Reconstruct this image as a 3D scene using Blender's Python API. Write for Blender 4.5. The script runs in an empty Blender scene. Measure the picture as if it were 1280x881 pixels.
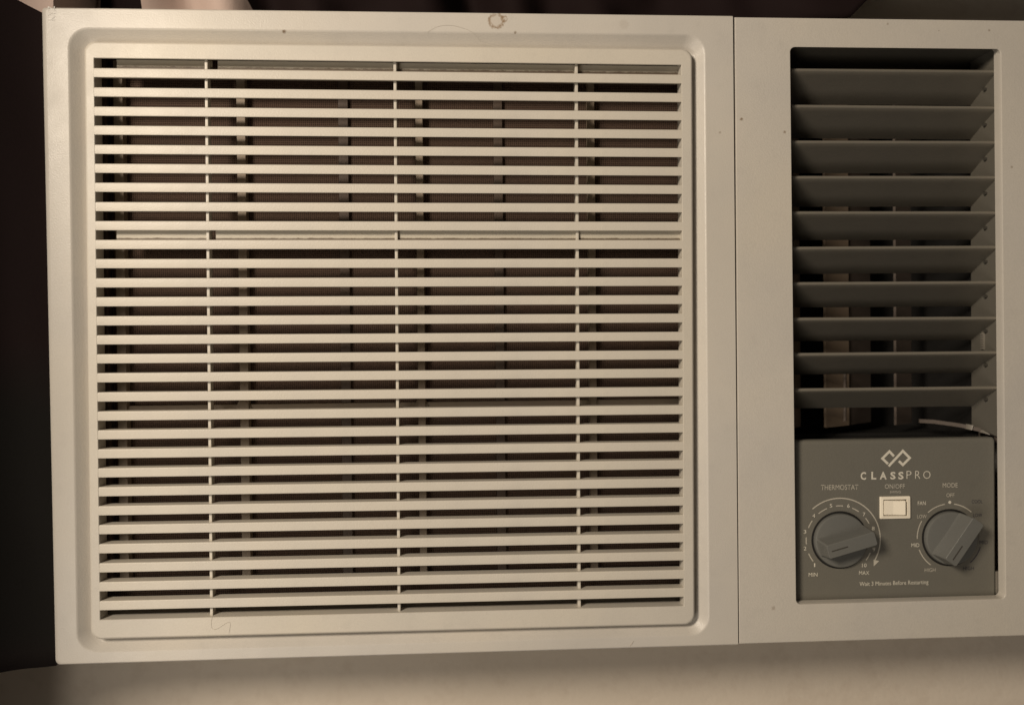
import bpy, bmesh, math, random
from mathutils import Vector, Matrix
random.seed(7)
sc = bpy.context.scene
COL = sc.collection
R = math.radians

# ------------------------------------------------------------------ camera
FPX = 1000.0                                     # focal length in pixels of a 1280 wide frame
CAM = Vector((0.2566, -0.4996, -0.0073))
def rx(a): return Matrix.Rotation(a, 3, 'X')
def ry(a): return Matrix.Rotation(a, 3, 'Y')
def rz(a): return Matrix.Rotation(a, 3, 'Z')
RW2C = rz(R(0.541)) @ rx(R(0.527)) @ ry(R(2.98))      # plane axes (x right, y up, z to viewer) -> camera
SWAP = Matrix(((1, 0, 0), (0, 0, -1), (0, 1, 0)))     # plane axes -> blender axes
CROT = SWAP @ RW2C.transposed()
cd = bpy.data.cameras.new('camera')
cam = bpy.data.objects.new('camera', cd); COL.objects.link(cam)
cam.matrix_world = Matrix.Translation(CAM) @ CROT.to_4x4()
cd.sensor_width = 36.0; cd.lens = 36.0 * FPX / 1280.0
cd.clip_start = 0.01; cd.clip_end = 50
cd.dof.use_dof = True; cd.dof.focus_distance = 0.50; cd.dof.aperture_fstop = 4.5
sc.camera = cam
def at(u, v, Y):
    """point at depth Y (metres behind the front plane) seen at photo pixel u, v"""
    d = CROT @ Vector(((u - 640.0) / FPX, -(v - 440.5) / FPX, -1.0))
    t = (Y - CAM.y) / d.y
    return CAM + d * t

# ------------------------------------------------------------------ light
w = bpy.data.worlds.new('World'); sc.world = w; w.use_nodes = True
bg = w.node_tree.nodes['Background']
bg.inputs[0].default_value = (1.0, 0.86, 0.72, 1); bg.inputs[1].default_value = 0.085
def area(name, loc, target, size, power, col):
    l = bpy.data.lights.new(name, 'AREA'); l.shape = 'DISK'; l.size = size; l.energy = power; l.color = col
    o = bpy.data.objects.new(name, l); COL.objects.link(o)
    o.location = loc
    o.rotation_euler = (Vector(target) - Vector(loc)).to_track_quat('-Z', 'Y').to_euler()
    return o
area('room_lamp', (-0.42, -0.92, 0.43), (0.24, 0, -0.10), 0.30, 14.4, (1.0, 0.87, 0.715))
area('bounce_fill', (-0.30, -0.95, -0.50), (0.25, 0, -0.05), 0.50, 3.3, (1.0, 0.91, 0.80))  # added fill standing in for light bounced up from below
sc.view_settings.view_transform = 'Standard'
sc.view_settings.look = 'None'
sc.view_settings.exposure = 0.0
sc.view_settings.gamma = 1.0
sc.render.engine = 'CYCLES'

# ------------------------------------------------------------------ materials
def new_mat(name):
    m = bpy.data.materials.new(name); m.use_nodes = True
    nt = m.node_tree; b = nt.nodes['Principled BSDF']
    return m, nt, b
def N(nt, t, **kw):
    n = nt.nodes.new(t)
    for k, v in kw.items():
        if k in ('operation', 'blend_type', 'data_type', 'noise_dimensions', 'wave_type', 'bands_direction', 'use_clamp'): setattr(n, k, v)
        else: n.inputs[k].default_value = v
    return n
def mathn(nt, op, a, b=None, clamp=False):
    n = nt.nodes.new('ShaderNodeMath'); n.operation = op; n.use_clamp = clamp
    for i, x in enumerate((a, b)):
        if x is None: continue
        if isinstance(x, (int, float)): n.inputs[i].default_value = x
        else: nt.links.new(x, n.inputs[i])
    return n.outputs[0]
def mixc(nt, fac, a, b):
    n = nt.nodes.new('ShaderNodeMix'); n.data_type = 'RGBA'
    for sock, x in ((n.inputs[0], fac), (n.inputs[6], a), (n.inputs[7], b)):
        if isinstance(x, (int, float)): sock.default_value = x
        elif isinstance(x, tuple): sock.default_value = (*x, 1)
        else: nt.links.new(x, sock)
    return n.outputs[2]
def coords(nt): return nt.nodes.new('ShaderNodeTexCoord').outputs['Object']
def noise(nt, co, scale, detail=3.0, rough=0.55):
    n = N(nt, 'ShaderNodeTexNoise', Scale=scale, Detail=detail, Roughness=rough)
    nt.links.new(co, n.inputs['Vector']); return n.outputs[0]
def ramp(nt, x, lo, hi):
    n = nt.nodes.new('ShaderNodeMapRange'); n.inputs[1].default_value = lo; n.inputs[2].default_value = hi
    nt.links.new(x, n.inputs[0]); return n.outputs[0]
def bump(nt, b, h, strength, dist):
    n = N(nt, 'ShaderNodeBump', Strength=strength, Distance=dist)
    nt.links.new(h, n.inputs['Height']); nt.links.new(n.outputs[0], b.inputs['Normal'])

def plastic(name, col, rough=0.45, var=0.08, grain=0.30, spots=(), ring=None, grime=None, dirt=(0.16, 0.10, 0.05)):
    m, nt, b = new_mat(name)
    co = coords(nt)
    big = noise(nt, co, 14, 4)
    c = mixc(nt, ramp(nt, big, 0.3, 0.7), tuple(x * (1 - var) for x in col), tuple(min(1, x * (1 + var * 0.6)) for x in col))
    tint = noise(nt, co, 7, 3)                      # uneven yellowing of the old plastic
    c = mixc(nt, mathn(nt, 'MULTIPLY', ramp(nt, tint, 0.40, 0.68), 0.55), c, (col[0] * 0.98, col[1] * 0.945, col[2] * 0.86))
    smudge = noise(nt, co, 75, 6, 0.7)
    c = mixc(nt, mathn(nt, 'MULTIPLY', ramp(nt, smudge, 0.54, 0.80), 0.22), c, tuple(x * 0.62 for x in col))
    fine = noise(nt, co, 1500, 2)
    c = mixc(nt, mathn(nt, 'MULTIPLY', ramp(nt, fine, 0.35, 0.7), 0.20), c, tuple(x * 0.7 for x in col))
    # scattered tiny dirt specks
    vo = N(nt, 'ShaderNodeTexVoronoi', Scale=34.0); nt.links.new(co, vo.inputs['Vector'])
    sp = nt.nodes.new('ShaderNodeSeparateColor'); nt.links.new(vo.outputs['Color'], sp.inputs[0])
    few = mathn(nt, 'GREATER_THAN', sp.outputs[0], 0.93)
    dot = mathn(nt, 'LESS_THAN', vo.outputs['Distance'], 0.016)
    c = mixc(nt, mathn(nt, 'MULTIPLY', mathn(nt, 'MULTIPLY', few, dot), 0.4), c, dirt)
    for (p, r_, k) in spots:
        d = N(nt, 'ShaderNodeVectorMath', operation='DISTANCE'); nt.links.new(co, d.inputs[0]); d.inputs[1].default_value = p
        wob = mathn(nt, 'MULTIPLY', mathn(nt, 'SUBTRACT', noise(nt, co, 900, 1), 0.5), r_ * 0.9)
        f = ramp(nt, mathn(nt, 'ADD', d.outputs['Value'], wob), r_, r_ * 0.45)
        c = mixc(nt, mathn(nt, 'MULTIPLY', f, k), c, dirt)
    if ring:
        for (p, r_, wd, k) in ring:
            d = N(nt, 'ShaderNodeVectorMath', operation='DISTANCE'); nt.links.new(co, d.inputs[0]); d.inputs[1].default_value = p
            wob = mathn(nt, 'MULTIPLY', mathn(nt, 'SUBTRACT', noise(nt, co, 330, 3, 0.7), 0.5), 0.0034)
            dd = mathn(nt, 'ADD', d.outputs['Value'], wob)
            e = mathn(nt, 'ABSOLUTE', mathn(nt, 'SUBTRACT', dd, r_))
            f = ramp(nt, e, wd, wd * 0.2)
            brk = ramp(nt, noise(nt, co, 420, 2), 0.36, 0.52)
            c = mixc(nt, mathn(nt, 'MULTIPLY', mathn(nt, 'MULTIPLY', f, brk), k), c, (0.20, 0.115, 0.045))
            c = mixc(nt, mathn(nt, 'MULTIPLY', ramp(nt, dd, r_, r_ * 0.8), 0.10), c, (0.36, 0.22, 0.10))
    if grime:                                     # (z where the brown line sits, half height)
        sx = nt.nodes.new('ShaderNodeSeparateXYZ'); nt.links.new(co, sx.inputs[0])
        for (z0, hh) in grime:
            wob = mathn(nt, 'MULTIPLY', mathn(nt, 'SUBTRACT', noise(nt, co, 160, 5, 0.75), 0.45), hh * 3.2)
            e = mathn(nt, 'ADD', mathn(nt, 'SUBTRACT', sx.outputs[2], z0), wob)
            f = mathn(nt, 'MULTIPLY', ramp(nt, e, hh * 0.6, -hh * 0.5), mathn(nt, 'GREATER_THAN', sx.outputs[2], z0 - .008))
            c = mixc(nt, mathn(nt, 'MULTIPLY', f, 0.85), c, (0.07, 0.04, 0.02))
    nt.links.new(c, b.inputs['Base Color'])
    b.inputs['Roughness'].default_value = rough
    rr = mathn(nt, 'ADD', mathn(nt, 'MULTIPLY', noise(nt, co, 60, 4), 0.18), rough - 0.09)
    nt.links.new(rr, b.inputs['Roughness'])
    b.inputs['Specular IOR Level'].default_value = 0.4
    h = mathn(nt, 'ADD', noise(nt, co, 1100, 2), mathn(nt, 'MULTIPLY', noise(nt, co, 26, 3), 1.2))
    bump(nt, b, h, grain, 0.0004)
    return m

IVORY = (0.555, 0.52, 0.468)
def sp(u, v, r, k): return (tuple(at(u, v, 0)), r * 0.0005, k)
M = {}
M['housing'] = plastic('greige_housing_plastic', IVORY, 0.37, spots=[sp(355, 40, 3.2, 0.95), sp(644, 41, 2.2, 0.6), sp(865, 155, 3, .6), sp(862, 172, 3, .65), sp(878, 161, 2.2, .5),
      sp(900, 166, 2, .4), sp(927, 149, 2.6, .8), sp(981, 165, 2.4, .5), sp(967, 760, 3.5, .35), sp(780, 31, 8, .12), sp(1237, 38, 2, .5), sp(1265, 209, 2.2, .5), sp(981, 165, 2, .4), sp(1110, 30, 2, .4)],
      ring=[(tuple(at(620.5, 26.5, 0)), 0.0043, 0.0014, 0.7), (tuple(at(630.5, 24.0, 0)), 0.0016, 0.0008, 0.6)])
M['grille'] = plastic('cream_grille_plastic', (0.59, 0.548, 0.478), 0.42)
gcz = -.0032; PITCH = (.1683 + .1670) / 29; SLOT = .0058; S0 = .1683
M['crossbar'] = plastic('stained_crossbar_plastic', (0.53, 0.49, 0.41), 0.55, grime=[(S0 - SLOT * .33 - gcz, .0008), (S0 - 9 * PITCH - SLOT * .70 - gcz, .0006)])
M['charcoal'] = plastic('charcoal_plastic', (0.155, 0.147, 0.124), 0.50, dirt=(0.25, 0.22, 0.18))
M['louver'] = plastic('louver_plastic', (0.185, 0.168, 0.138), 0.42, dirt=(0.22, 0.2, 0.16))
M['knob'] = plastic('knob_plastic', (0.150, 0.150, 0.139), 0.32, grain=0.12)
M['liner'] = plastic('duct_plastic', (0.13, 0.12, 0.10), 0.55)
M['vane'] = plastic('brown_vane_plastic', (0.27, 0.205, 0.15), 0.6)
M['vane_shaded'] = plastic('shaded_vane_plastic', (0.10, 0.078, 0.064), 0.6)  # darker copy of the vane plastic, shade put into its colour
M['switch'] = plastic('cream_switch_plastic', (0.93, 0.85, 0.70), 0.30, var=0.03, grain=0.05)
M['print'] = plastic('pale_print', (0.68, 0.64, 0.54), 0.6)
M['print_dim'] = plastic('grey_print', (0.50, 0.465, 0.39), 0.6)
M['print_dark'] = plastic('dark_blue_print', (0.045, 0.04, 0.052), 0.6)
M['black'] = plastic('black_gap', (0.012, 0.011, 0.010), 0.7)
M['tray'] = plastic('grey_tray', (0.26, 0.235, 0.20), 0.6)
M['bar'] = plastic('filter_frame_plastic', (0.31, 0.25, 0.19), 0.6)
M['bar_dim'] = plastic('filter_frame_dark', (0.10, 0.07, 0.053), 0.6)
M['groove'] = plastic('dark_groove', (0.055, 0.05, 0.042), 0.6)
M['metal'] = plastic('grey_metal', (0.22, 0.20, 0.17), 0.45)

def filter_mat():
    m, nt, b = new_mat('brown_filter_mesh')
    co = coords(nt)
    sx = nt.nodes.new('ShaderNodeSeparateXYZ'); nt.links.new(co, sx.inputs[0])
    a = mathn(nt, 'SINE', mathn(nt, 'MULTIPLY', sx.outputs[0], 2 * math.pi / 0.0013))
    c_ = mathn(nt, 'SINE', mathn(nt, 'MULTIPLY', sx.outputs[2], 2 * math.pi / 0.0013))
    th = mathn(nt, 'MAXIMUM', a, c_)
    d = noise(nt, co, 40, 5)
    c = mixc(nt, ramp(nt, th, 0.2, 1.0), (0.052, 0.034, 0.026), (0.145, 0.096, 0.071))
    c = mixc(nt, mathn(nt, 'MULTIPLY', ramp(nt, d, 0.45, 0.75), 0.35), c, (0.13, 0.09, 0.065))
    nt.links.new(c, b.inputs['Base Color']); b.inputs['Roughness'].default_value = 0.8
    b.inputs['Specular IOR Level'].default_value = 0.1
    bump(nt, b, th, 0.5, 0.0003)
    return m
M['filter'] = filter_mat()

def wall_mat():
    m, nt, b = new_mat('beige_wall_paint')
    co = coords(nt)
    c = mixc(nt, ramp(nt, noise(nt, co, 5, 5), 0.3, 0.7), (0.59, 0.515, 0.42), (0.66, 0.58, 0.48))
    c = mixc(nt, mathn(nt, 'MULTIPLY', ramp(nt, noise(nt, co, 90, 4), 0.5, 0.8), 0.25), c, (0.42, 0.33, 0.25))
    nt.links.new(c, b.inputs['Base Color']); b.inputs['Roughness'].default_value = 0.75
    bump(nt, b, mathn(nt, 'ADD', noise(nt, co, 260, 4), mathn(nt, 'MULTIPLY', noise(nt, co, 18, 3), 2.0)), 0.18, 0.0015)
    return m
M['wall'] = wall_mat()

def curtain_mat():
    m, nt, b = new_mat('plum_print_curtain')
    co = coords(nt)
    sx = nt.nodes.new('ShaderNodeSeparateXYZ'); nt.links.new(co, sx.inputs[0])
    x, z = sx.outputs[0], sx.outputs[2]
    # woven bands: plum and bottle green in turn, 0.28 m apart
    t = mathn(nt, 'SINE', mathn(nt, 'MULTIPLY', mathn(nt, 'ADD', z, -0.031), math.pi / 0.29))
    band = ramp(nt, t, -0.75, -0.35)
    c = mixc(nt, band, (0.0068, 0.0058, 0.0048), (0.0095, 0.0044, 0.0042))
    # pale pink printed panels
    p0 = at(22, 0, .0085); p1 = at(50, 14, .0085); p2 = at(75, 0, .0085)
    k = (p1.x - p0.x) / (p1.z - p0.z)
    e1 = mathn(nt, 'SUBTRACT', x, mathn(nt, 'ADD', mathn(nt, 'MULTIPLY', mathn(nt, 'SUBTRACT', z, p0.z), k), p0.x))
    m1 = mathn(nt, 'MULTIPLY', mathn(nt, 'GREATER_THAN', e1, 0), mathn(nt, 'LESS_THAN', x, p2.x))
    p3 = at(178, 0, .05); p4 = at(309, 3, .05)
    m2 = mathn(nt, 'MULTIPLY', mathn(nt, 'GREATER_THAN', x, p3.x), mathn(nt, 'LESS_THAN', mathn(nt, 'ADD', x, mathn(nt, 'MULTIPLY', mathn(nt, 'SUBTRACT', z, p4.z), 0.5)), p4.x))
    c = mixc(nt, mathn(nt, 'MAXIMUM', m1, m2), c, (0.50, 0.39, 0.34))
    thr = noise(nt, co, 900, 3)
    nt.links.new(c, b.inputs['Base Color']); b.inputs['Roughness'].default_value = 0.85
    b.inputs['Specular IOR Level'].default_value = 0.15
    bump(nt, b, mathn(nt, 'ADD', thr, mathn(nt, 'MULTIPLY', noise(nt, co, 50, 4), 2.0)), 0.3, 0.0006)
    return m
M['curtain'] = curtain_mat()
def plain(name, col, rough=.6):
    m, nt, b = new_mat(name)
    co = coords(nt)
    nt.links.new(mixc(nt, noise(nt, co, 300), tuple(c * .8 for c in col), col), b.inputs['Base Color']); b.inputs['Roughness'].default_value = rough
    return m
M['hair'] = plain('brown_hair', (0.44, 0.385, 0.31))

# ------------------------------------------------------------------ mesh helpers
def wloc(o):
    v = Vector(o.location)
    while o.parent: o = o.parent; v += Vector(o.location)
    return v
def weighted(o):
    md = o.modifiers.new('normals', 'WEIGHTED_NORMAL'); md.keep_sharp = True; md.weight = 100
def link(name, me, mat, parent=None, smooth=True, angle=35):
    if mat: me.materials.append(M[mat])
    if smooth:
        me.polygons.foreach_set('use_smooth', [True] * len(me.polygons))
        me.set_sharp_from_angle(angle=R(angle))
    o = bpy.data.objects.new(name, me); COL.objects.link(o)
    if smooth: weighted(o)
    if parent:
        o.parent = parent; o.location = -wloc(parent)     # meshes are written in scene coordinates
    return o
def mesh_from(name, bm, recalc=True):
    if recalc: bmesh.ops.recalc_face_normals(bm, faces=bm.faces)
    me = bpy.data.meshes.new(name); bm.to_mesh(me); bm.free(); me.update()
    return me
def build(name, bm, mat, parent=None, smooth=True, angle=35): return link(name, mesh_from(name, bm), mat, parent, smooth, angle)
def ring(x0, x1, z0, z1, r, y, n=7, warp=None):
    """rounded rectangle in the X-Z plane; r is one radius or four (BL, BR, TR, TL)"""
    if not isinstance(r, (tuple, list)): r = (r,) * 4
    r = [max(a, 2e-4) for a in r]
    pts = []
    for (cx, cz, a0, rr) in ((x0 + r[0], z0 + r[0], 180, r[0]), (x1 - r[1], z0 + r[1], 270, r[1]), (x1 - r[2], z1 - r[2], 0, r[2]), (x0 + r[3], z1 - r[3], 90, r[3])):
        for i in range(n + 1):
            a = R(a0 + 90.0 * i / n)
            px, pz = cx + rr * math.cos(a), cz + rr * math.sin(a)
            if warp: px = warp(px, pz)
            pts.append((px, y, pz))
    return pts
def loft(bm, rings, cap0=False, cap1=False):
    vs = [[bm.verts.new(p) for p in r_] for r_ in rings]
    n = len(vs[0])
    for a, b in zip(vs, vs[1:]):
        for i in range(n): bm.faces.new((a[i], a[(i + 1) % n], b[(i + 1) % n], b[i]))
    if cap0: bm.faces.new(vs[0])
    if cap1: bm.faces.new(vs[-1])
    return vs
def box(bm, a, b, bev=0.0):
    x0, y0, z0 = [min(p, q) for p, q in zip(a, b)]; x1, y1, z1 = [max(p, q) for p, q in zip(a, b)]
    vs = [bm.verts.new(p) for p in ((x0, y0, z0), (x1, y0, z0), (x1, y1, z0), (x0, y1, z0), (x0, y0, z1), (x1, y0, z1), (x1, y1, z1), (x0, y1, z1))]
    fs = [bm.faces.new([vs[i] for i in f]) for f in ((0, 3, 2, 1), (4, 5, 6, 7), (0, 1, 5, 4), (1, 2, 6, 5), (2, 3, 7, 6), (3, 0, 4, 7))]
    if bev: bmesh.ops.bevel(bm, geom=list({e for f in fs for e in f.edges}), offset=bev, segments=2, affect='EDGES', profile=0.5)
def prism(bm, sec, x0, x1):
    """sec: list of (y, z) swept along X"""
    a = [bm.verts.new((x0, y, z)) for y, z in sec]; b = [bm.verts.new((x1, y, z)) for y, z in sec]
    n = len(sec)
    for i in range(n): bm.faces.new((a[i], a[(i + 1) % n], b[(i + 1) % n], b[i]))
    bm.faces.new(a); bm.faces.new(b)
def cyl(bm, p, q, r, n=12, r2=None):
    p, q = Vector(p), Vector(q); d = (q - p).normalized()
    t = d.orthogonal().normalized(); s = d.cross(t)
    r2 = r if r2 is None else r2
    a = [bm.verts.new(p + (t * math.cos(2 * math.pi * i / n) + s * math.sin(2 * math.pi * i / n)) * r) for i in range(n)]
    b = [bm.verts.new(q + (t * math.cos(2 * math.pi * i / n) + s * math.sin(2 * math.pi * i / n)) * r2) for i in range(n)]
    for i in range(n): bm.faces.new((a[i], a[(i + 1) % n], b[(i + 1) % n], b[i]))
    bm.faces.new(a); bm.faces.new(b)
def empty(name, loc, parent=None):
    o = bpy.data.objects.new(name, None); COL.objects.link(o); o.empty_display_size = .02
    o.location = Vector(loc)
    if parent: o.parent = parent; o.location = Vector(loc) - wloc(parent)
    return o
def tag(o, label, cat, group=None):
    o['label'] = label; o['category'] = cat
    if group: o['group'] = group
    return o

# ------------------------------------------------------------------ dimensions (metres, front plane Y = 0)
T, B = 0.2, -0.2
L, S = 0.0, 0.4252
RX = 0.645
OL, OR_, OT, OB = 0.4624, 0.6007, 0.1800, -0.1745
SL, SR, S0, S1 = 0.0301, 0.3906, 0.1683, -0.1670
GL, GR, GT, GB = 0.0240, 0.3978, 0.1786, -0.1850
CL, CR, CT, CB = 0.0151, 0.4065, 0.1874, -0.1925
WALL = 0.095

# ------------------------------------------------------------------ setting: wall
bm = bmesh.new()
# wall sheet with the opening the unit sits in
for (x0, x1, z0, z1) in ((-2.5, 0.02, -1.6, 1.6), (0.625, 3.0, -1.6, 1.6), (0.02, 0.625, -1.6, -0.18), (0.02, 0.625, 0.18, 1.6)):
    bm.faces.new([bm.verts.new(p) for p in ((x0, WALL, z0), (x1, WALL, z0), (x1, WALL, z1), (x0, WALL, z1))])
wall = build('wall', bm, 'wall'); wall['kind'] = 'structure'

# ------------------------------------------------------------------ curtain
def make_curtain():
    bm = bmesh.new()
    x0, x1, nx, nz = -0.42, 1.10, 330, 70
    hem_a = at(0, 842, .005); hem_b = at(62, 832, .005)
    rows = []
    xs = [x0 + (-.03 - x0) * i / 90 for i in range(90)] + [-.03 + .05 * i / 60 for i in range(60)] + [.02 + (x1 - .02) * i / 220 for i in range(221)]
    for x in xs:
        hz = hem_b.z + (x - hem_b.x) * (hem_a.z - hem_b.z) / (hem_a.x - hem_b.x)
        if x < -0.05: hz = hz - 12 * (-0.05 - x)  # unseen stretch on the left hangs low, shaped to shade the wall
        hz = max(hz, -0.62 + 0.01 * math.sin(x * 40))
        s = min(1, max(0, (x - 0.0016) / 0.002))
        zb = hz * (1 - s) + 0.203 * s
        if x > 0.505: zb = 0.203 + 0.022 * min(1, (x - 0.505) / 0.022) + 0.02 * min(1, max(0, (x - .66) / .3))  # unseen raised stretch, added to cast shade on the wall
        col = []
        # towards the right the cloth stands off the wall, shaped to shade it
        e = min(1, max(0, (x - 0.36) / 0.14)); e = e * e * (3 - 2 * e)
        for j in range(nz + 1):
            t = j / nz
            z = zb + (0.55 - zb) * t
            xx = x
            f = 0.011 * math.sin(x * 95 + 1.2 * math.sin(z * 6) + z * 5) + 0.006 * math.sin(x * 41 + z * 9 + 1.0) + 0.003 * math.sin(z * 60 + x * 70)
            fl = min(1, max(0, (0.0040 - x) / 0.0025))          # beside the unit the cloth stands flush with its front
            y = (0.062 + f) * (1 - fl) + (0.0085 + f * 0.30) * fl - 0.30 * (lambda q: q * q * (3 - 2 * q))(min(1, max(0, (-0.05 - x) / 0.10)))  # out of view on the left it bulges forward to shade the wall
            if x > 0.005:                                   # the cloth bunches on top of the unit
                y += 0.006 * math.sin(x * 130 + z * 50) * (1 - t)
            y = y * (1 - e) + e * (0.012 + 0.004 * math.sin(z * 30))
            col.append(bm.verts.new((xx, min(y, 0.09), z)))
        rows.append(col)
    for a, b in zip(rows, rows[1:]):
        for j in range(nz): bm.faces.new((a[j], b[j], b[j + 1], a[j + 1]))
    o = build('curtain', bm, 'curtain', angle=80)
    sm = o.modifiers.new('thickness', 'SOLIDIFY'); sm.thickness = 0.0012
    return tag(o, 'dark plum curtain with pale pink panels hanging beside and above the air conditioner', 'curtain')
make_curtain()

# ------------------------------------------------------------------ air conditioner
ac = empty('window_air_conditioner', (0.3225, WALL, B))
tag(ac, 'beige window air conditioner with slatted intake grille and charcoal control panel', 'air conditioner')

def lean_left(x, z): return x - 0.006 * z * max(0.0, 1 - x / 0.012) if x < 0.012 else (x - 0.0018 * z * max(0, (x - .42) / .0052) if x > .42 else x)
def lean_open(x, z): return x - 0.0048 * z * max(0.0, 1 - abs(x - OL) / 0.03) + -0.00513 * z * max(0.0, 1 - abs(x - OR_) / 0.03)

# --- left half of the fascia: rounded outer edge, flat rim, sloping groove round the grille
bm = bmesh.new()
rings = [ring(L, S, B, T, (.0035, .0004, .0004, .002), WALL - .003, warp=lean_left)]
Rl, Rt, Rs = .0034, .0016, .0005
for a in (0, 18, 36, 54, 72, 90):
    c_, s_ = 1 - math.cos(R(a)), math.sin(R(a))
    rings.append(ring(L + Rl * c_, S - Rs * c_, B + Rt * c_, T - Rt * c_, (.0035, .0004, .0004, .002), .003 * (1 - s_), warp=lean_left))
for (d, y, r_) in ((-.0006, 0, .0125), (0.0002, .00012, .012), (.0010, .0007, .0115), (.0048, .0040, .009), (.0068, .0056, .008), (.0084, .0060, .0065), (.0100, .0061, .005)):
    rings.append(ring(CL + d, CR - d, CB + d * .85, CT - d, r_, y))
loft(bm, rings)
build('housing_panel', bm, 'housing', ac, angle=28)

# --- right half of the fascia with the tall opening
bm = bmesh.new()
S2 = S + .0007
rings = [ring(S2, RX, B + .0006, T - .0008, (.0004, .003, .003, .0004), WALL - .003)]
for a in (0, 30, 60, 90):
    c_, s_ = 1 - math.cos(R(a)), math.sin(R(a))
    rings.append(ring(S2 + .0005 * c_, RX - .003 * c_, B + .0006 + .0014 * c_, T - .0008 - .0014 * c_, (.0004, .003, .003, .0004), .0003 + .0024 * (1 - s_)))
for (d, y) in ((-.0008, .0003), (-.0003, .0004), (0, .0009), (.0002, .0030), (.0003, .0068)):
    rings.append(ring(OL + d, OR_ - d, OB + d, OT - d + .0032 * max(0, y - .0004) / .0064, .0032, y, warp=lean_open))
rings.append(ring(OL - .004, OR_ + .004, OB - .004, OT + .0072, .003, .0069))
loft(bm, rings)
build('control_surround', bm, 'housing', ac, angle=28)

# --- moulding burrs along the lower edge
for (u, v, s_) in ((560, 817.5, .0010), (668, 814.6, .0008), (680, 814.3, .0007), (849, 809.6, .0011)):
    bm = bmesh.new(); p = at(u, v, .003)
    bmesh.ops.create_icosphere(bm, subdivisions=1, radius=s_)
    for vv in bm.verts: vv.co = Vector((vv.co.x * 1.6, vv.co.y, vv.co.z * .8)) + Vector((p.x, .003, B + .0001))
    build('moulding_burr', bm, 'housing', ac)

# --- raised mould letters in the upper corner
def text_mesh(body, offset=0.0, extrude=0.0, spacing=1.0, res=3):
    cu = bpy.data.curves.new('t', 'FONT'); cu.body = body; cu.size = 1; cu.offset = offset; cu.extrude = extrude
    cu.space_character = spacing; cu.resolution_u = res
    o = bpy.data.objects.new('t', cu); COL.objects.link(o)
    dg = bpy.context.evaluated_depsgraph_get(); dg.update()
    me = bpy.data.meshes.new_from_object(o.evaluated_get(dg))
    bpy.data.objects.remove(o); bpy.data.curves.remove(cu)
    return me
def lettering(body, u, v, wpx, hpx, Y, mat, parent, name='lettering', offset=0.0, spacing=1.0, rot=-0.6, extrude=0.0):
    """text centred at photo pixel (u, v) on the plane Y, scaled to real size"""
    me = text_mesh(body, offset, extrude, spacing)
    xs = [q.co.x for q in me.vertices]; ys = [q.co.y for q in me.vertices]
    cx, cy = (min(xs) + max(xs)) / 2, (min(ys) + max(ys)) / 2
    mpp = (Y - CAM.y) / FPX
    sx, sy = wpx * mpp / (max(xs) - min(xs)), hpx * mpp / (max(ys) - min(ys))
    p = at(u, v, Y); a = R(rot); ca, sa = math.cos(a), math.sin(a)
    for q in me.vertices:
        x, y, dz = (q.co.x - cx) * sx, (q.co.y - cy) * sy, q.co.z
        q.co = (p.x + x * ca - y * sa, Y - dz * sy, p.z + x * sa + y * ca)
    return link(name, me, mat, parent, smooth=False)
lettering('KYZ', 64.5, 17, 17, 8, .0001, 'housing', ac, name='mould_mark', rot=90, extrude=.05)

# --- intake grille: frame, slats, upright ribs, crossbars
gc = Vector(((GL + GR) / 2, 0, (GT + GB) / 2))
PITCH = (S0 - S1) / 29; SLOT = .0058
bm = bmesh.new()
rings = [ring(GL, GR, GB, GT, .0062, .0064), ring(GL, GR, GB, GT, .0062, .0010)]
for a in (20, 40, 60, 75, 90):
    c_, s_ = .0017 * (1 - math.cos(R(a))), .0019 * (1 - math.sin(R(a)))
    rings.append(ring(GL + c_, GR - c_, GB + c_, GT - c_, .0062, -.0009 + s_))
zb = S1 - SLOT
rings += [ring(SL - .0003, SR + .0003, zb - .0003, S0 + .0003, .0004, -.0009), ring(SL, SR, zb, S0, .0003, -.0005), ring(SL + .0002, SR - .0002, zb + .0001, S0 + .0030, .0003, .0088),
          ring(SL - .003, SR + .003, zb - .003, S0 + .005, .0003, .0089)]
loft(bm, rings)
for v in bm.verts: v.co -= gc
me = mesh_from('intake_grille', bm)
grille = link('intake_grille', me, 'grille', None, angle=28)
grille.parent = ac; grille.location = gc - wloc(ac); grille.rotation_euler = (0, R(0.17), 0)

h = PITCH - SLOT; f = -.0008
sec = [(f + .0008, 0), (f + .0003, -.0002), (f, -.0007), (f, -h + .0006), (f + .0002, -h + .0001), (f + .0006, -h), (.0078, -h * .62), (.0085, -h * .55), (.0085, -.0004), (.0081, -.0001)]
bm = bmesh.new(); prism(bm, sec, -(SR - SL) / 2 - .0004, (SR - SL) / 2 + .0004)
slat_me = mesh_from('slat', bm); slat_me.materials.append(M['grille'])
slat_me.polygons.foreach_set('use_smooth', [True] * len(slat_me.polygons)); slat_me.set_sharp_from_angle(angle=R(50))
for k in range(29):
    o = bpy.data.objects.new('slat', slat_me); COL.objects.link(o); o.parent = grille; weighted(o)
    z = S0 - k * PITCH - SLOT + random.uniform(-.00008, .00008)
    o.location = Vector(((SL + SR) / 2, random.uniform(-.0001, .00012), z)) - gc
    o.rotation_euler = (0, random.uniform(-.0003, .0003), 0)
def gpart(name, bm, mat, **kw):
    for v in bm.verts: v.co -= gc
    me = mesh_from(name, bm); o = link(name, me, mat, None, **kw); o.parent = grille; o.location = (0, 0, 0); return o
for u in (263.5, 497, 721.5):
    p = at(u, 431, .006); bm = bmesh.new()
    prism_x = .0009
    box(bm, (p.x - prism_x, .0022, zb - .001), (p.x + prism_x, .0083, S0 + .001), .0003)
    gpart('upright_rib', bm, 'grille')
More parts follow.
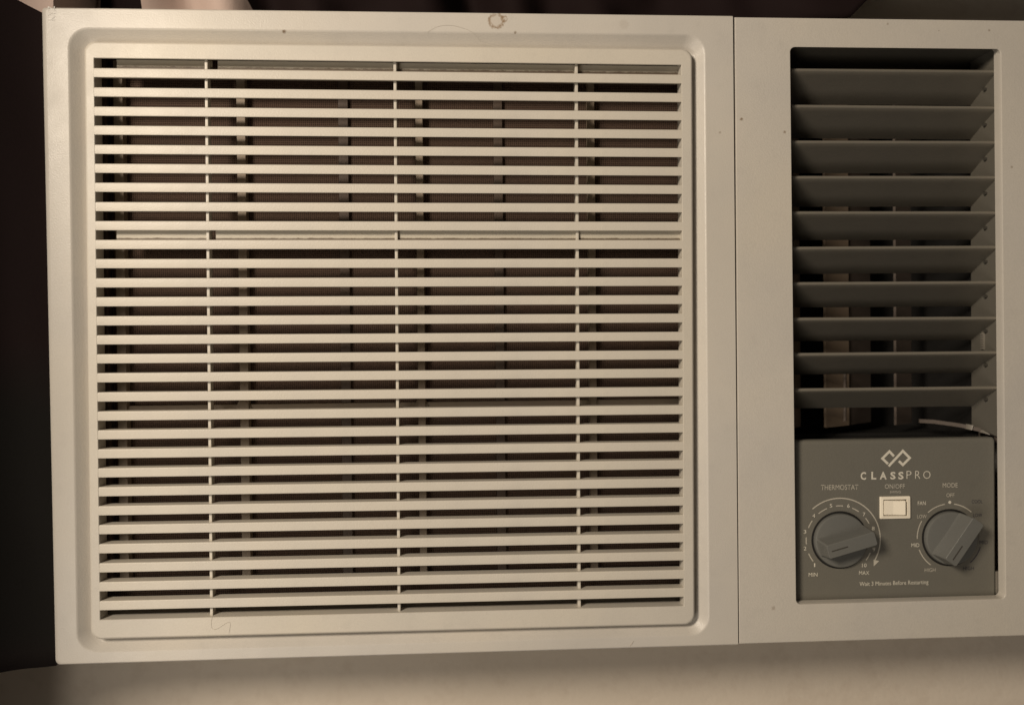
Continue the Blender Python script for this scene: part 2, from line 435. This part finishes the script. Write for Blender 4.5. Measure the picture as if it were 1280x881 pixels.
# crossbars behind the first and the tenth slot
for row, v0 in ((0, 80), (9, 294)):
    zc = S0 - row * PITCH - SLOT / 2
    cuts = [145, 261, 269, 498.5, 719.5, 852] if row else [142, 263, 269, 497, 720.5, 852]
    for a, b_ in zip(cuts, cuts[1:]):
        if b_ - a < 20: continue
        xa, xb = at(a, v0, .0050).x + .0003, at(b_, v0, .0050).x - .0002
        bm = bmesh.new(); yy = (.0042 if row else .0070) + random.uniform(0, .0004)
        box(bm, (xa, yy, zc - .0036), (min(xb, SR + .0005), .0083, zc + (.0036 if row else .0050)), .0002)
        gpart('crossbar', bm, 'crossbar')

# --- air filter behind the grille
fy = .0245
bm = bmesh.new()
box(bm, (SL - .008, fy, zb - .010), (SR + .010, fy + .002, S0 + .010))
filt = build('air_filter', bm, 'filter', ac, smooth=False)
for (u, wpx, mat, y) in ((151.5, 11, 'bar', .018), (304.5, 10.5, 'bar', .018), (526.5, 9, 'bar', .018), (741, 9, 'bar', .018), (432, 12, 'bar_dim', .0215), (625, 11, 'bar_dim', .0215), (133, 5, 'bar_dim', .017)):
    p = at(u, 431, y); hw = wpx * .5 * (y - CAM.y) / FPX
    bm = bmesh.new(); box(bm, (p.x - hw, y, zb + .014), (p.x + hw, fy - .0004, S0 + .006), .0004)
    build('filter_bar', bm, mat, filt)
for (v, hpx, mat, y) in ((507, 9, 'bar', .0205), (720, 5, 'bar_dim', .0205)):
    p = at(500, v, y); hh = hpx * .5 * (y - CAM.y) / FPX
    bm = bmesh.new(); box(bm, (SL + .004, y, p.z - hh), (SR + .004, fy - .0006, p.z + hh), .0006)
    build('filter_crossbar', bm, mat, filt)
for u in (304.5, 526.5, 741):                                # small gussets where bars cross
    p = at(u, 504, .0198); bm = bmesh.new(); s_ = .0052
    a = [bm.verts.new((p.x + dx, .0196, p.z + dz)) for dx, dz in ((-s_, -.004), (s_, -.004), (.0022, .0035), (-.0022, .0035))]
    b_ = [bm.verts.new((q.co.x, fy - .001, q.co.z)) for q in a]
    bm.faces.new(a); bm.faces.new(b_)
    for i in range(4): bm.faces.new((a[i], a[(i + 1) % 4], b_[(i + 1) % 4], b_[i]))
    build('gusset', bm, 'bar', filt, smooth=False)
# condensate tray under the filter
bm = bmesh.new()
zt = at(500, 747, .016).z
prism(bm, [(.0125, zb - .012), (.0125, zb + .0002), (.0150, zb + .0016), (.0150, zt - .002), (.020, zt), (.0235, zt), (.0235, zb - .012)], SL - .005, SR + .008)
build('condensate_tray', bm, 'tray', ac)

# --- duct behind the louvers
bm = bmesh.new()
box(bm, (OL - .006, .0075, OT + .0036), (OR_ + .004, .060, OT + .006)); build('duct_top', bm, 'liner', ac, smooth=False)
bm = bmesh.new()
zc0 = at(1100, 546, .0075).z
prism_pts = [(.0072, zc0 - .001), (.0072, OT + .0035), (.034, OT + .0035), (.034, zc0 + .004)]
a = [bm.verts.new((OR_ + .0004, y, z)) for y, z in prism_pts]; b_ = [bm.verts.new((OR_ + .0030, y, z)) for y, z in prism_pts]
bm.faces.new(a); bm.faces.new(b_)
for i in range(4): bm.faces.new((a[i], a[(i + 1) % 4], b_[(i + 1) % 4], b_[i]))
build('duct_cheek', bm, 'liner', ac, smooth=False)
bm = bmesh.new()
box(bm, (OL - .0065, .0072, OB - .004), (OL - .0042, .11, OT + .0035)); build('duct_cheek', bm, 'liner', ac, smooth=False)
bm = bmesh.new()
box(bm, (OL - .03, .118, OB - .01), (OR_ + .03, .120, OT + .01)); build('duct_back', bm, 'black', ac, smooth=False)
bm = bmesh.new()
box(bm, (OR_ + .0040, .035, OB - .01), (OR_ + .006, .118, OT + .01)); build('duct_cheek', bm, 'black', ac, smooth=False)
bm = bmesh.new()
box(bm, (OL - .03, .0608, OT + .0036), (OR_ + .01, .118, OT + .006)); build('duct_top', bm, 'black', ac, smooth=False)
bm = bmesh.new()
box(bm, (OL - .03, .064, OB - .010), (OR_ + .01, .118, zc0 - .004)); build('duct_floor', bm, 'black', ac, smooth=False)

# upright vanes, turned so that their sides catch the light
def vane(u0, u1, y0, y1, mat, vtop=60, vbot=545):
    p, q = at(u0, 300, y0), at(u1, 300, y1)
    bm = bmesh.new(); d = (Vector((q.x, y1, 0)) - Vector((p.x, y0, 0))).normalized(); n = Vector((d.y, -d.x, 0)) * .0009
    lo = [(p.x - n.x, y0 - n.y), (q.x - n.x, y1 - n.y), (q.x + n.x, y1 + n.y), (p.x + n.x, y0 + n.y)]
    z0_, z1_ = zc0 + .002, OT - .001
    a = [bm.verts.new((x, y, z0_)) for x, y in lo]; b = [bm.verts.new((x, y, z1_)) for x, y in lo]
    bm.faces.new(a); bm.faces.new(b)
    for i in range(4): bm.faces.new((a[i], a[(i + 1) % 4], b[(i + 1) % 4], b[i]))
    build('air_vane', bm, mat, ac, smooth=False)
vane(1030, 1059, .050, .064, 'vane'); vane(1059, 1086, .066, .084, 'vane_shaded')
vane(1118, 1137, .060, .072, 'vane_shaded'); vane(990, 998, .050, .060, 'vane')
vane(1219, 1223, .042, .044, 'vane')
# thin lever that turns the vanes
bm = bmesh.new(); cyl(bm, at(1056, 462, .046), at(1056, 526, .046), .0012, 10); build('vane_lever', bm, 'vane_shaded', ac)

# --- louvers
lv = [86, 131, 175.5, 219.5, 263.5, 307.5, 351.5, 395.5, 439.5, 483.5]
LY = .0068
xl, xr = OL + .0016, at(1249.5, 300, LY).x
top, bot = [], []
nseg = 8; d_, hgt = .027, .0136
for i in range(nseg + 1):
    t = i / nseg
    y = d_ * t; z = -hgt * (t ** 1.12)
    th = .0020 * (1 - .35 * t)
    top.append((y + th * .45 * 0, z)); bot.append((y - .0002, z - th))
sec = [(0.0010, .0003), (0.0002, -.0003), (-.0001, -.0011), (0.0003, -.0019)] + bot[1:] + list(reversed(top[1:]))
bm = bmesh.new(); prism(bm, sec, 0, xr - xl)
# soften the two front corners of the blade
for v in bm.verts:
    if v.co.y < .0012 and v.co.x < .001: v.co.x += .0012 * (1 - v.co.y / .0012) * .8
louver_me = mesh_from('louver', bm); louver_me.materials.append(M['louver'])
louver_me.polygons.foreach_set('use_smooth', [True] * len(louver_me.polygons)); louver_me.set_sharp_from_angle(angle=R(45))
bm = bmesh.new(); cyl(bm, (-.0030, 0, 0), (.0012, 0, 0), .0011, 12); pin_me = mesh_from('pivot_pin', bm); pin_me.materials.append(M['groove'])
for k, v in enumerate(lv):
    p = at(1120, v + 1.0, LY)
    o = bpy.data.objects.new('louver', louver_me); COL.objects.link(o); o.parent = ac; weighted(o)
    o.location = Vector((xl, LY, p.z)) - wloc(ac)
    o.rotation_euler = (R(random.uniform(-1.1, 1.1)), R(random.uniform(-.15, .15)), 0)
    g = bpy.data.objects.new('pivot_pin', pin_me); COL.objects.link(g); g.parent = o
    g.location = (xr - xl - .0006, .0105, -.0092)

# toothed rack and the sloping bracket by the right cheek
bm = bmesh.new()
q0 = at(1231, 416, .020); q1 = at(1231, 437, .020)
box(bm, (q0.x - .001, .0195, q1.z), (q0.x + .0022, .022, q0.z + .0005))
nt_ = 7
for i in range(nt_):
    z = q1.z + (q0.z - q1.z) * (i + .5) / nt_
    box(bm, (q0.x - .0019, .0197, z - .0004), (q0.x - .001, .0218, z + .0004))
build('toothed_rack', bm, 'metal', ac, smooth=False)
def strip(name, pts, hw, th, mat):
    bm = bmesh.new(); prev = None
    P = [at(*p) for p in pts]
    for i, p in enumerate(P):
        a = P[max(0, i - 1)]; b = P[min(len(P) - 1, i + 1)]
        d = (b - a); n = Vector((-d.z, 0, d.x)).normalized() * hw
        cur = [bm.verts.new(p + n), bm.verts.new(p - n), bm.verts.new(p - n + Vector((0, th, 0))), bm.verts.new(p + n + Vector((0, th, 0)))]
        if prev:
            for j in range(4): bm.faces.new((prev[j], prev[(j + 1) % 4], cur[(j + 1) % 4], cur[j]))
        else: bm.faces.new(cur)
        prev = cur
    bm.faces.new(prev)
    return build(name, bm, mat, ac, angle=60)
lb = strip('louver_bracket', [(1150, 526, .046), (1168, 527, .041), (1200, 531.5, .033), (1212, 534, .029), (1232, 539, .022), (1246, 544, .015), (1250, 558, .0135)], .0013, .0016, 'vane_shaded')  # dark colour carries the shade the bracket lies in
for (u0_, v0_, y0_, u1_, v1_, y1_) in ((1210, 533.2, .0285, 1216, 534.6, .0265), (1229, 537.8, .0215, 1238, 540.4, .0182)):
    c_ = strip('lit_stretch', [(u0_, v0_, y0_), (u1_, v1_, y1_)], .0017, .0030, 'metal'); c_.parent = lb; c_.location = (0, 0, 0)  # lighter pieces put the lit stretch of the bracket into colour

# --- control panel
CY = .0078
cx0, cx1 = OL - .003, at(1245.5, 640, CY).x
cz1 = at(1120, 548.5, CY).z; cz0 = OB - .004
bm = bmesh.new()
rings = [ring(cx0, cx1, cz0, cz1, (.001, .004, .002, .001), CY + .0065)]
for a in (0, 22, 45, 68, 90):
    c_, s_ = 1 - math.cos(R(a)), math.sin(R(a))
    rings.append(ring(cx0, cx1 - .0022 * c_, cz0, cz1 - .0028 * c_, (.001, .004, .002, .001), CY + .0024 * (1 - s_)))
loft(bm, rings, cap0=True, cap1=True)
cp = build('control_panel', bm, 'charcoal', ac, angle=40)
bm = bmesh.new(); box(bm, (cx0 + .001, CY + .0068, cz0 + .001), (cx1 - .002, .063, cz1 - .004)); build('control_box', bm, 'black', ac, smooth=False)  # black block puts the shade behind the panel into its colour
# small tab in the gap beside the panel
for (va, vb, m_) in ((714, 742, 'metal'),):
    p, q = at(1247.5, va, .0085), at(1247.5, vb, .0085)
    bm = bmesh.new(); box(bm, (p.x - .0014, .0085, q.z), (p.x + .0014, .011, p.z), .0004); build('clip_tab', bm, m_, ac)

PY = CY - .00016
def arc(bm, u, v, rpx, a0, a1, wpx, n=None, ell=1.0):
    """flat ring segment printed on the panel, angles counted anticlockwise from the right"""
    mpp = (PY - CAM.y) / FPX; p = at(u, v, PY); r_, hw = rpx * mpp, wpx * mpp / 2
    n = n or max(3, int(abs(a1 - a0) / 4)); prev = None
    for i in range(n + 1):
        a = R(a0 + (a1 - a0) * i / n)
        cur = [bm.verts.new((p.x + (r_ + s * hw) * math.cos(a), PY, p.z + (r_ + s * hw) * math.sin(a))) for s in (-1, 1)]
        if prev: bm.faces.new((prev[0], prev[1], cur[1], cur[0]))
        prev = cur
def poly(bm, pts, Y=None):
    bm.faces.new([bm.verts.new(at(u, v, Y or PY)) for u, v in pts])
def stroke(bm, pts, wpx):
    """mitred polyline printed on the panel"""
    P = [Vector((u, v)) for u, v in pts]; lft, rgt = [], []
    for i, p in enumerate(P):
        d0 = (p - P[i - 1]).normalized() if i else None
        d1 = (P[i + 1] - p).normalized() if i < len(P) - 1 else None
        d = ((d0 or d1) + (d1 or d0)).normalized(); n = Vector((-d.y, d.x)); k = wpx / 2 / max(.3, n.dot(Vector((-(d1 or d0).y, (d1 or d0).x))))
        lft.append(p + n * k); rgt.append(p - n * k)
    V = [[bm.verts.new(at(q.x, q.y, PY)) for q in s] for s in (lft, rgt)]
    for i in range(len(P) - 1): bm.faces.new((V[0][i], V[0][i + 1], V[1][i + 1], V[1][i]))

# emblem of two linked diamonds
bm = bmesh.new()
stroke(bm, [(1117.5, 570.0), (1111.8, 564.0), (1103.0, 572.8), (1110.0, 579.6)], 3.0)
build('logo', bm, 'print', cp, smooth=False)
bm = bmesh.new()
stroke(bm, [(1110.8, 582.5), (1128.6, 563.4), (1137.2, 572.2), (1128.6, 580.8), (1123.6, 576.0)], 3.0)
build('logo', bm, 'print', cp, smooth=False)
# wordmark, letter by letter for its spacing
lettering('C', 1079.2, 594.6, 7.2, 10.0, PY, 'print', cp, offset=.03)
for ch, u, wd in (('L', 1092.3, 6.6), ('A', 1104.0, 9.2), ('S', 1116.2, 7.0), ('S', 1126.2, 7.0)):
    lettering(ch, u, 594.2, wd, 9.8, PY, 'print', cp, offset=.03)
for ch, u, wd in (('P', 1136.2, 6.4), ('R', 1147.2, 6.8), ('O', 1158.6, 9.6)):
    lettering(ch, u, 593.2, wd, 10.0, PY, 'print', cp, offset=-.014)
lettering('THERMOSTAT', 1049.5, 608.8, 49, 6.6, PY, 'print_dim', cp, offset=-.004)
lettering('ON/OFF', 1118.6, 607.6, 26.5, 5.8, PY, 'print_dim', cp)
lettering('SWING', 1119.2, 614.6, 14.6, 3.2, PY, 'print_dim', cp)
lettering('MODE', 1187.8, 606.2, 20.0, 5.8, PY, 'print_dim', cp)
lettering('OFF', 1188.0, 618.6, 10.6, 5.0, PY, 'print_dim', cp)
lettering('FAN', 1152.2, 628.6, 10.6, 4.8, PY, 'print', cp)
lettering('LOW', 1152.4, 645.2, 12.4, 4.6, PY, 'print_dim', cp)
lettering('MID', 1144.2, 681.0, 10.6, 4.8, PY, 'print', cp)
lettering('HIGH', 1162.6, 712.0, 14.4, 4.8, PY, 'print_dim', cp)
lettering('COOL', 1221.4, 626.6, 14.2, 4.4, PY, 'print_dark', cp)
lettering('LOW', 1222.0, 643.6, 12.0, 4.6, PY, 'print_dark', cp)
lettering('MID', 1229.6, 677.6, 11.0, 4.6, PY, 'print_dark', cp)
lettering('HIGH', 1210.6, 710.0, 14.4, 4.6, PY, 'print_dark', cp)
lettering('MIN', 1016.4, 717.8, 11.6, 4.8, PY, 'print', cp)
lettering('MAX', 1080.2, 715.6, 13.4, 4.8, PY, 'print', cp)
lettering('Wait 3 Minutes Before Restarting', 1117.6, 729.0, 91, 7.0, PY, 'print', cp, rot=0.3)
# thermostat scale
TU, TV = 1049.5, 674.5
bm = bmesh.new(); arc(bm, TU, TV, 53.5, 131, -31, 1.5)
a = R(-31); e = (TU + 53.5 * math.cos(a), TV - 53.5 * math.sin(a))
poly(bm, [(e[0] + 3.6, e[1] - 1.2), (e[0] - 3.2, e[1] + 5.4), (e[0] - 3.4, e[1] - 3.0)])
build('dial_marking', bm, 'print_dim', cp, smooth=False)
nums = {'1': 225.5, '2': 194, '3': 166.5, '4': 136.5, '5': 104, '6': 75.5, '7': 46.5, '8': 19, '9': -15.5, '10': -46}
bm = bmesh.new()
an = list(nums.values())
for i in range(len(an) - 1):
    a0, a1 = an[i], an[i + 1]; arc(bm, TU, TV, 43.8, a0 - 8, a1 + 8, 1.3)
build('dial_marking', bm, 'print_dim', cp, smooth=False)
for s_, a in nums.items():
    lettering(s_, TU + 44.5 * math.cos(R(a)), TV - 44 * math.sin(R(a)), 1.6 if s_ == '1' else (6 if s_ == '10' else 3.4), 4.8, PY, 'print', cp, name='dial_number')
# mode scale
MU, MV = 1187.0, 671.5
bm = bmesh.new()
arc(bm, MU, MV, 43.5, 98, 131, 1.3); arc(bm, MU, MV, 43.0, 149, 181, 1.3); arc(bm, MU, MV, 43.0, 200, 234, 1.3); arc(bm, MU, MV, 43.5, 82, 48, 1.3)
build('dial_marking', bm, 'print_dim', cp, smooth=False)
bm = bmesh.new(); arc(bm, MU, MV, 43.0, -18, -50, 1.2); arc(bm, MU, MV, 43.0, 26, 12, 1.2)
build('dial_marking', bm, 'print_dark', cp, smooth=False)
bm = bmesh.new(); arc(bm, MU + .2, 627.5, 1.0, 0, 360, 2.0, 12); build('dial_marking', bm, 'print', cp, smooth=False)

# --- knobs
def knob(name, u, v, ang, label):
    c = at(u, v, CY); rt = empty(name, (c.x, CY, c.z), ac); rt['label'] = label
    mpp = (CY - CAM.y) / FPX; r0 = 35.2 * mpp
    def disc(bm, prof, n=48):
        rr = []
        for (r_, y) in prof: rr.append([(c.x + r_ * math.cos(2 * math.pi * i / n), y, c.z + r_ * math.sin(2 * math.pi * i / n)) for i in range(n)])
        loft(bm, rr, cap0=True, cap1=True)
    bm = bmesh.new(); disc(bm, [(r0 + .0009, CY + .0005), (r0 + .0009, CY - .00012), (r0 - .003, CY - .00013)]); build('shadow_gap', bm, 'black', rt, smooth=False)
    bm = bmesh.new(); disc(bm, [(r0 - .0004, CY - .0002), (r0 - .0004, CY - .0022), (r0 - .0008, CY - .0030), (r0 - .0016, CY - .0034), (r0 * .5, CY - .0038), (r0 * .1, CY - .0039)])
    build('skirt', bm, 'knob', rt)
    # bar grip: wide foot, flat front, a dark strip painting the shade of a shallow groove
    bm = bmesh.new(); ax = Vector((math.cos(R(ang)), 0, math.sin(R(ang)))); nn = Vector((-ax.z, 0, ax.x)); o = Vector((c.x, 0, c.z))
    def rr(la, lb, hw, y, n=4):
        rad = .0012; pts = []
        for (sx, sz, a0) in ((lb, hw, 0), (-la, hw, 90), (-la, -hw, 180), (lb, -hw, 270)):
            cx_, cz_ = sx - math.copysign(rad, sx), sz - math.copysign(rad, sz)
            for i in range(n + 1):
                a = R(a0 + 90 * i / n); pts.append(o + ax * (cx_ + rad * math.cos(a)) + nn * (cz_ + rad * math.sin(a)) + Vector((0, y, 0)))
        return pts
    y1 = CY - .0035; y2 = CY - .0155
    rings = [rr(.0160, .0168, .0062, y1), rr(.0156, .0170, .0054, y1 - .002), rr(.0152, .0170, .0045, y2 + .0006), rr(.0151, .0169, .0043, y2 + .0002), rr(.0148, .0166, .0040, y2)]
    loft(bm, rings, cap0=True, cap1=True)
    g = build('grip', bm, 'knob', rt, angle=30)
    bm = bmesh.new()
    p0, p1 = o - ax * .0128, o - ax * .0020
    q = []
    for (p, s) in ((p0, 1), (p1, 1), (p1, -1), (p0, -1)): q.append(p + nn * (s * .0004))
    a = [bm.verts.new((p.x, y2 - .0001, p.z)) for p in q]; b = [bm.verts.new((p.x, y2 + .0012, p.z)) for p in q]
    bm.faces.new(a); bm.faces.new(b)
    for i in range(4): bm.faces.new((a[i], a[(i + 1) % 4], b[(i + 1) % 4], b[i]))
    build('groove_shade', bm, 'groove', rt, smooth=False)
    return rt
knob('thermostat_knob', TU, TV, 15, 'charcoal thermostat knob turned to between eight and nine')
knob('mode_knob', MU, MV, 54.5, 'charcoal mode knob turned towards the low cooling mark')

# --- rocker switch
p, q = at(1100.2, 620.6, CY - .001), at(1138.2, 647.8, CY - .001)
sw = empty('rocker_switch', ((p.x + q.x) / 2, CY, q.z), ac); sw['label'] = 'cream rocker switch'
bm = bmesh.new()
x0, x1, z0, z1 = p.x, q.x, q.z, p.z
rings = [ring(x0, x1, z0, z1, .0007, CY + .001), ring(x0, x1, z0, z1, .0007, CY - .0009), ring(x0 + .0003, x1 - .0003, z0 + .0003, z1 - .0003, .0006, CY - .0013),
         ring(x0 + .0018, x1 - .0022, z0 + .0019, z1 - .0019, .0005, CY - .0015), ring(x0 + .0021, x1 - .0025, z0 + .0022, z1 - .0022, .0004, CY + .0006)]
loft(bm, rings, cap1=True); build('bezel', bm, 'switch', sw)
bm = bmesh.new()
xa, xb, za, zz = x0 + .0024, x1 - .0040, z0 + .0026, z1 - .0026
sec = [(CY + .0004, xa), (CY - .0008, xa + .0002), (CY - .0011, xa + (xb - xa) * .45), (CY - .0028, xb - .0006), (CY - .0027, xb), (CY + .0004, xb)]
a = [bm.verts.new((x, y, za)) for y, x in sec]; b = [bm.verts.new((x, y, zz)) for y, x in sec]
bm.faces.new(a); bm.faces.new(b)
for i in range(len(sec)): bm.faces.new((a[i], a[(i + 1) % len(sec)], b[(i + 1) % len(sec)], b[i]))
bmesh.ops.bevel(bm, geom=list(bm.edges), offset=.00025, segments=2, affect='EDGES')
build('rocker', bm, 'switch', sw, angle=50)

# ------------------------------------------------------------------ hairs lying on the fascia
def hair(pts, label, Y=-.0002, r_=.000045):
    bm = bmesh.new(); P = [at(u, v, Y) for u, v in pts]
    Q = []
    for i in range(len(P) - 1):
        p0 = P[max(0, i - 1)]; p1 = P[i]; p2 = P[i + 1]; p3 = P[min(len(P) - 1, i + 2)]
        for k in range(6):
            t = k / 6; Q.append(.5 * ((2 * p1) + (p2 - p0) * t + (2 * p0 - 5 * p1 + 4 * p2 - p3) * t * t + (3 * p1 - p0 - 3 * p2 + p3) * t ** 3))
    Q.append(P[-1]); prev = None
    for i, p in enumerate(Q):
        d = (Q[min(i + 1, len(Q) - 1)] - Q[max(0, i - 1)]).normalized(); n = Vector((-d.z, 0, d.x))
        cur = [bm.verts.new(p + n * (r_ * math.cos(R(a))) + Vector((0, -r_ * math.sin(R(a)), 0))) for a in (0, 60, 120, 180, 240, 300)]
        if prev:
            for j in range(6): bm.faces.new((prev[j], prev[(j + 1) % 6], cur[(j + 1) % 6], cur[j]))
        prev = cur
    o = build('hair_strand', bm, 'hair', None)
    tag(o, label, 'hair', 'loose hairs on the fascia')
hair([(534, 41), (546, 34), (562, 32), (580, 36), (592, 42), (601, 53)], 'fine curved hair on the top rim near the brown ring stain')
hair([(266, 765), (264, 782), (270, 786), (287, 777), (286, 791)], 'fine kinked hair on the grille frame below the last slot', Y=-.0011)
hair([(787.5, 807), (790, 804), (792, 800.5)], 'short dark hair on the bottom rim near the seam', r_=.00011)
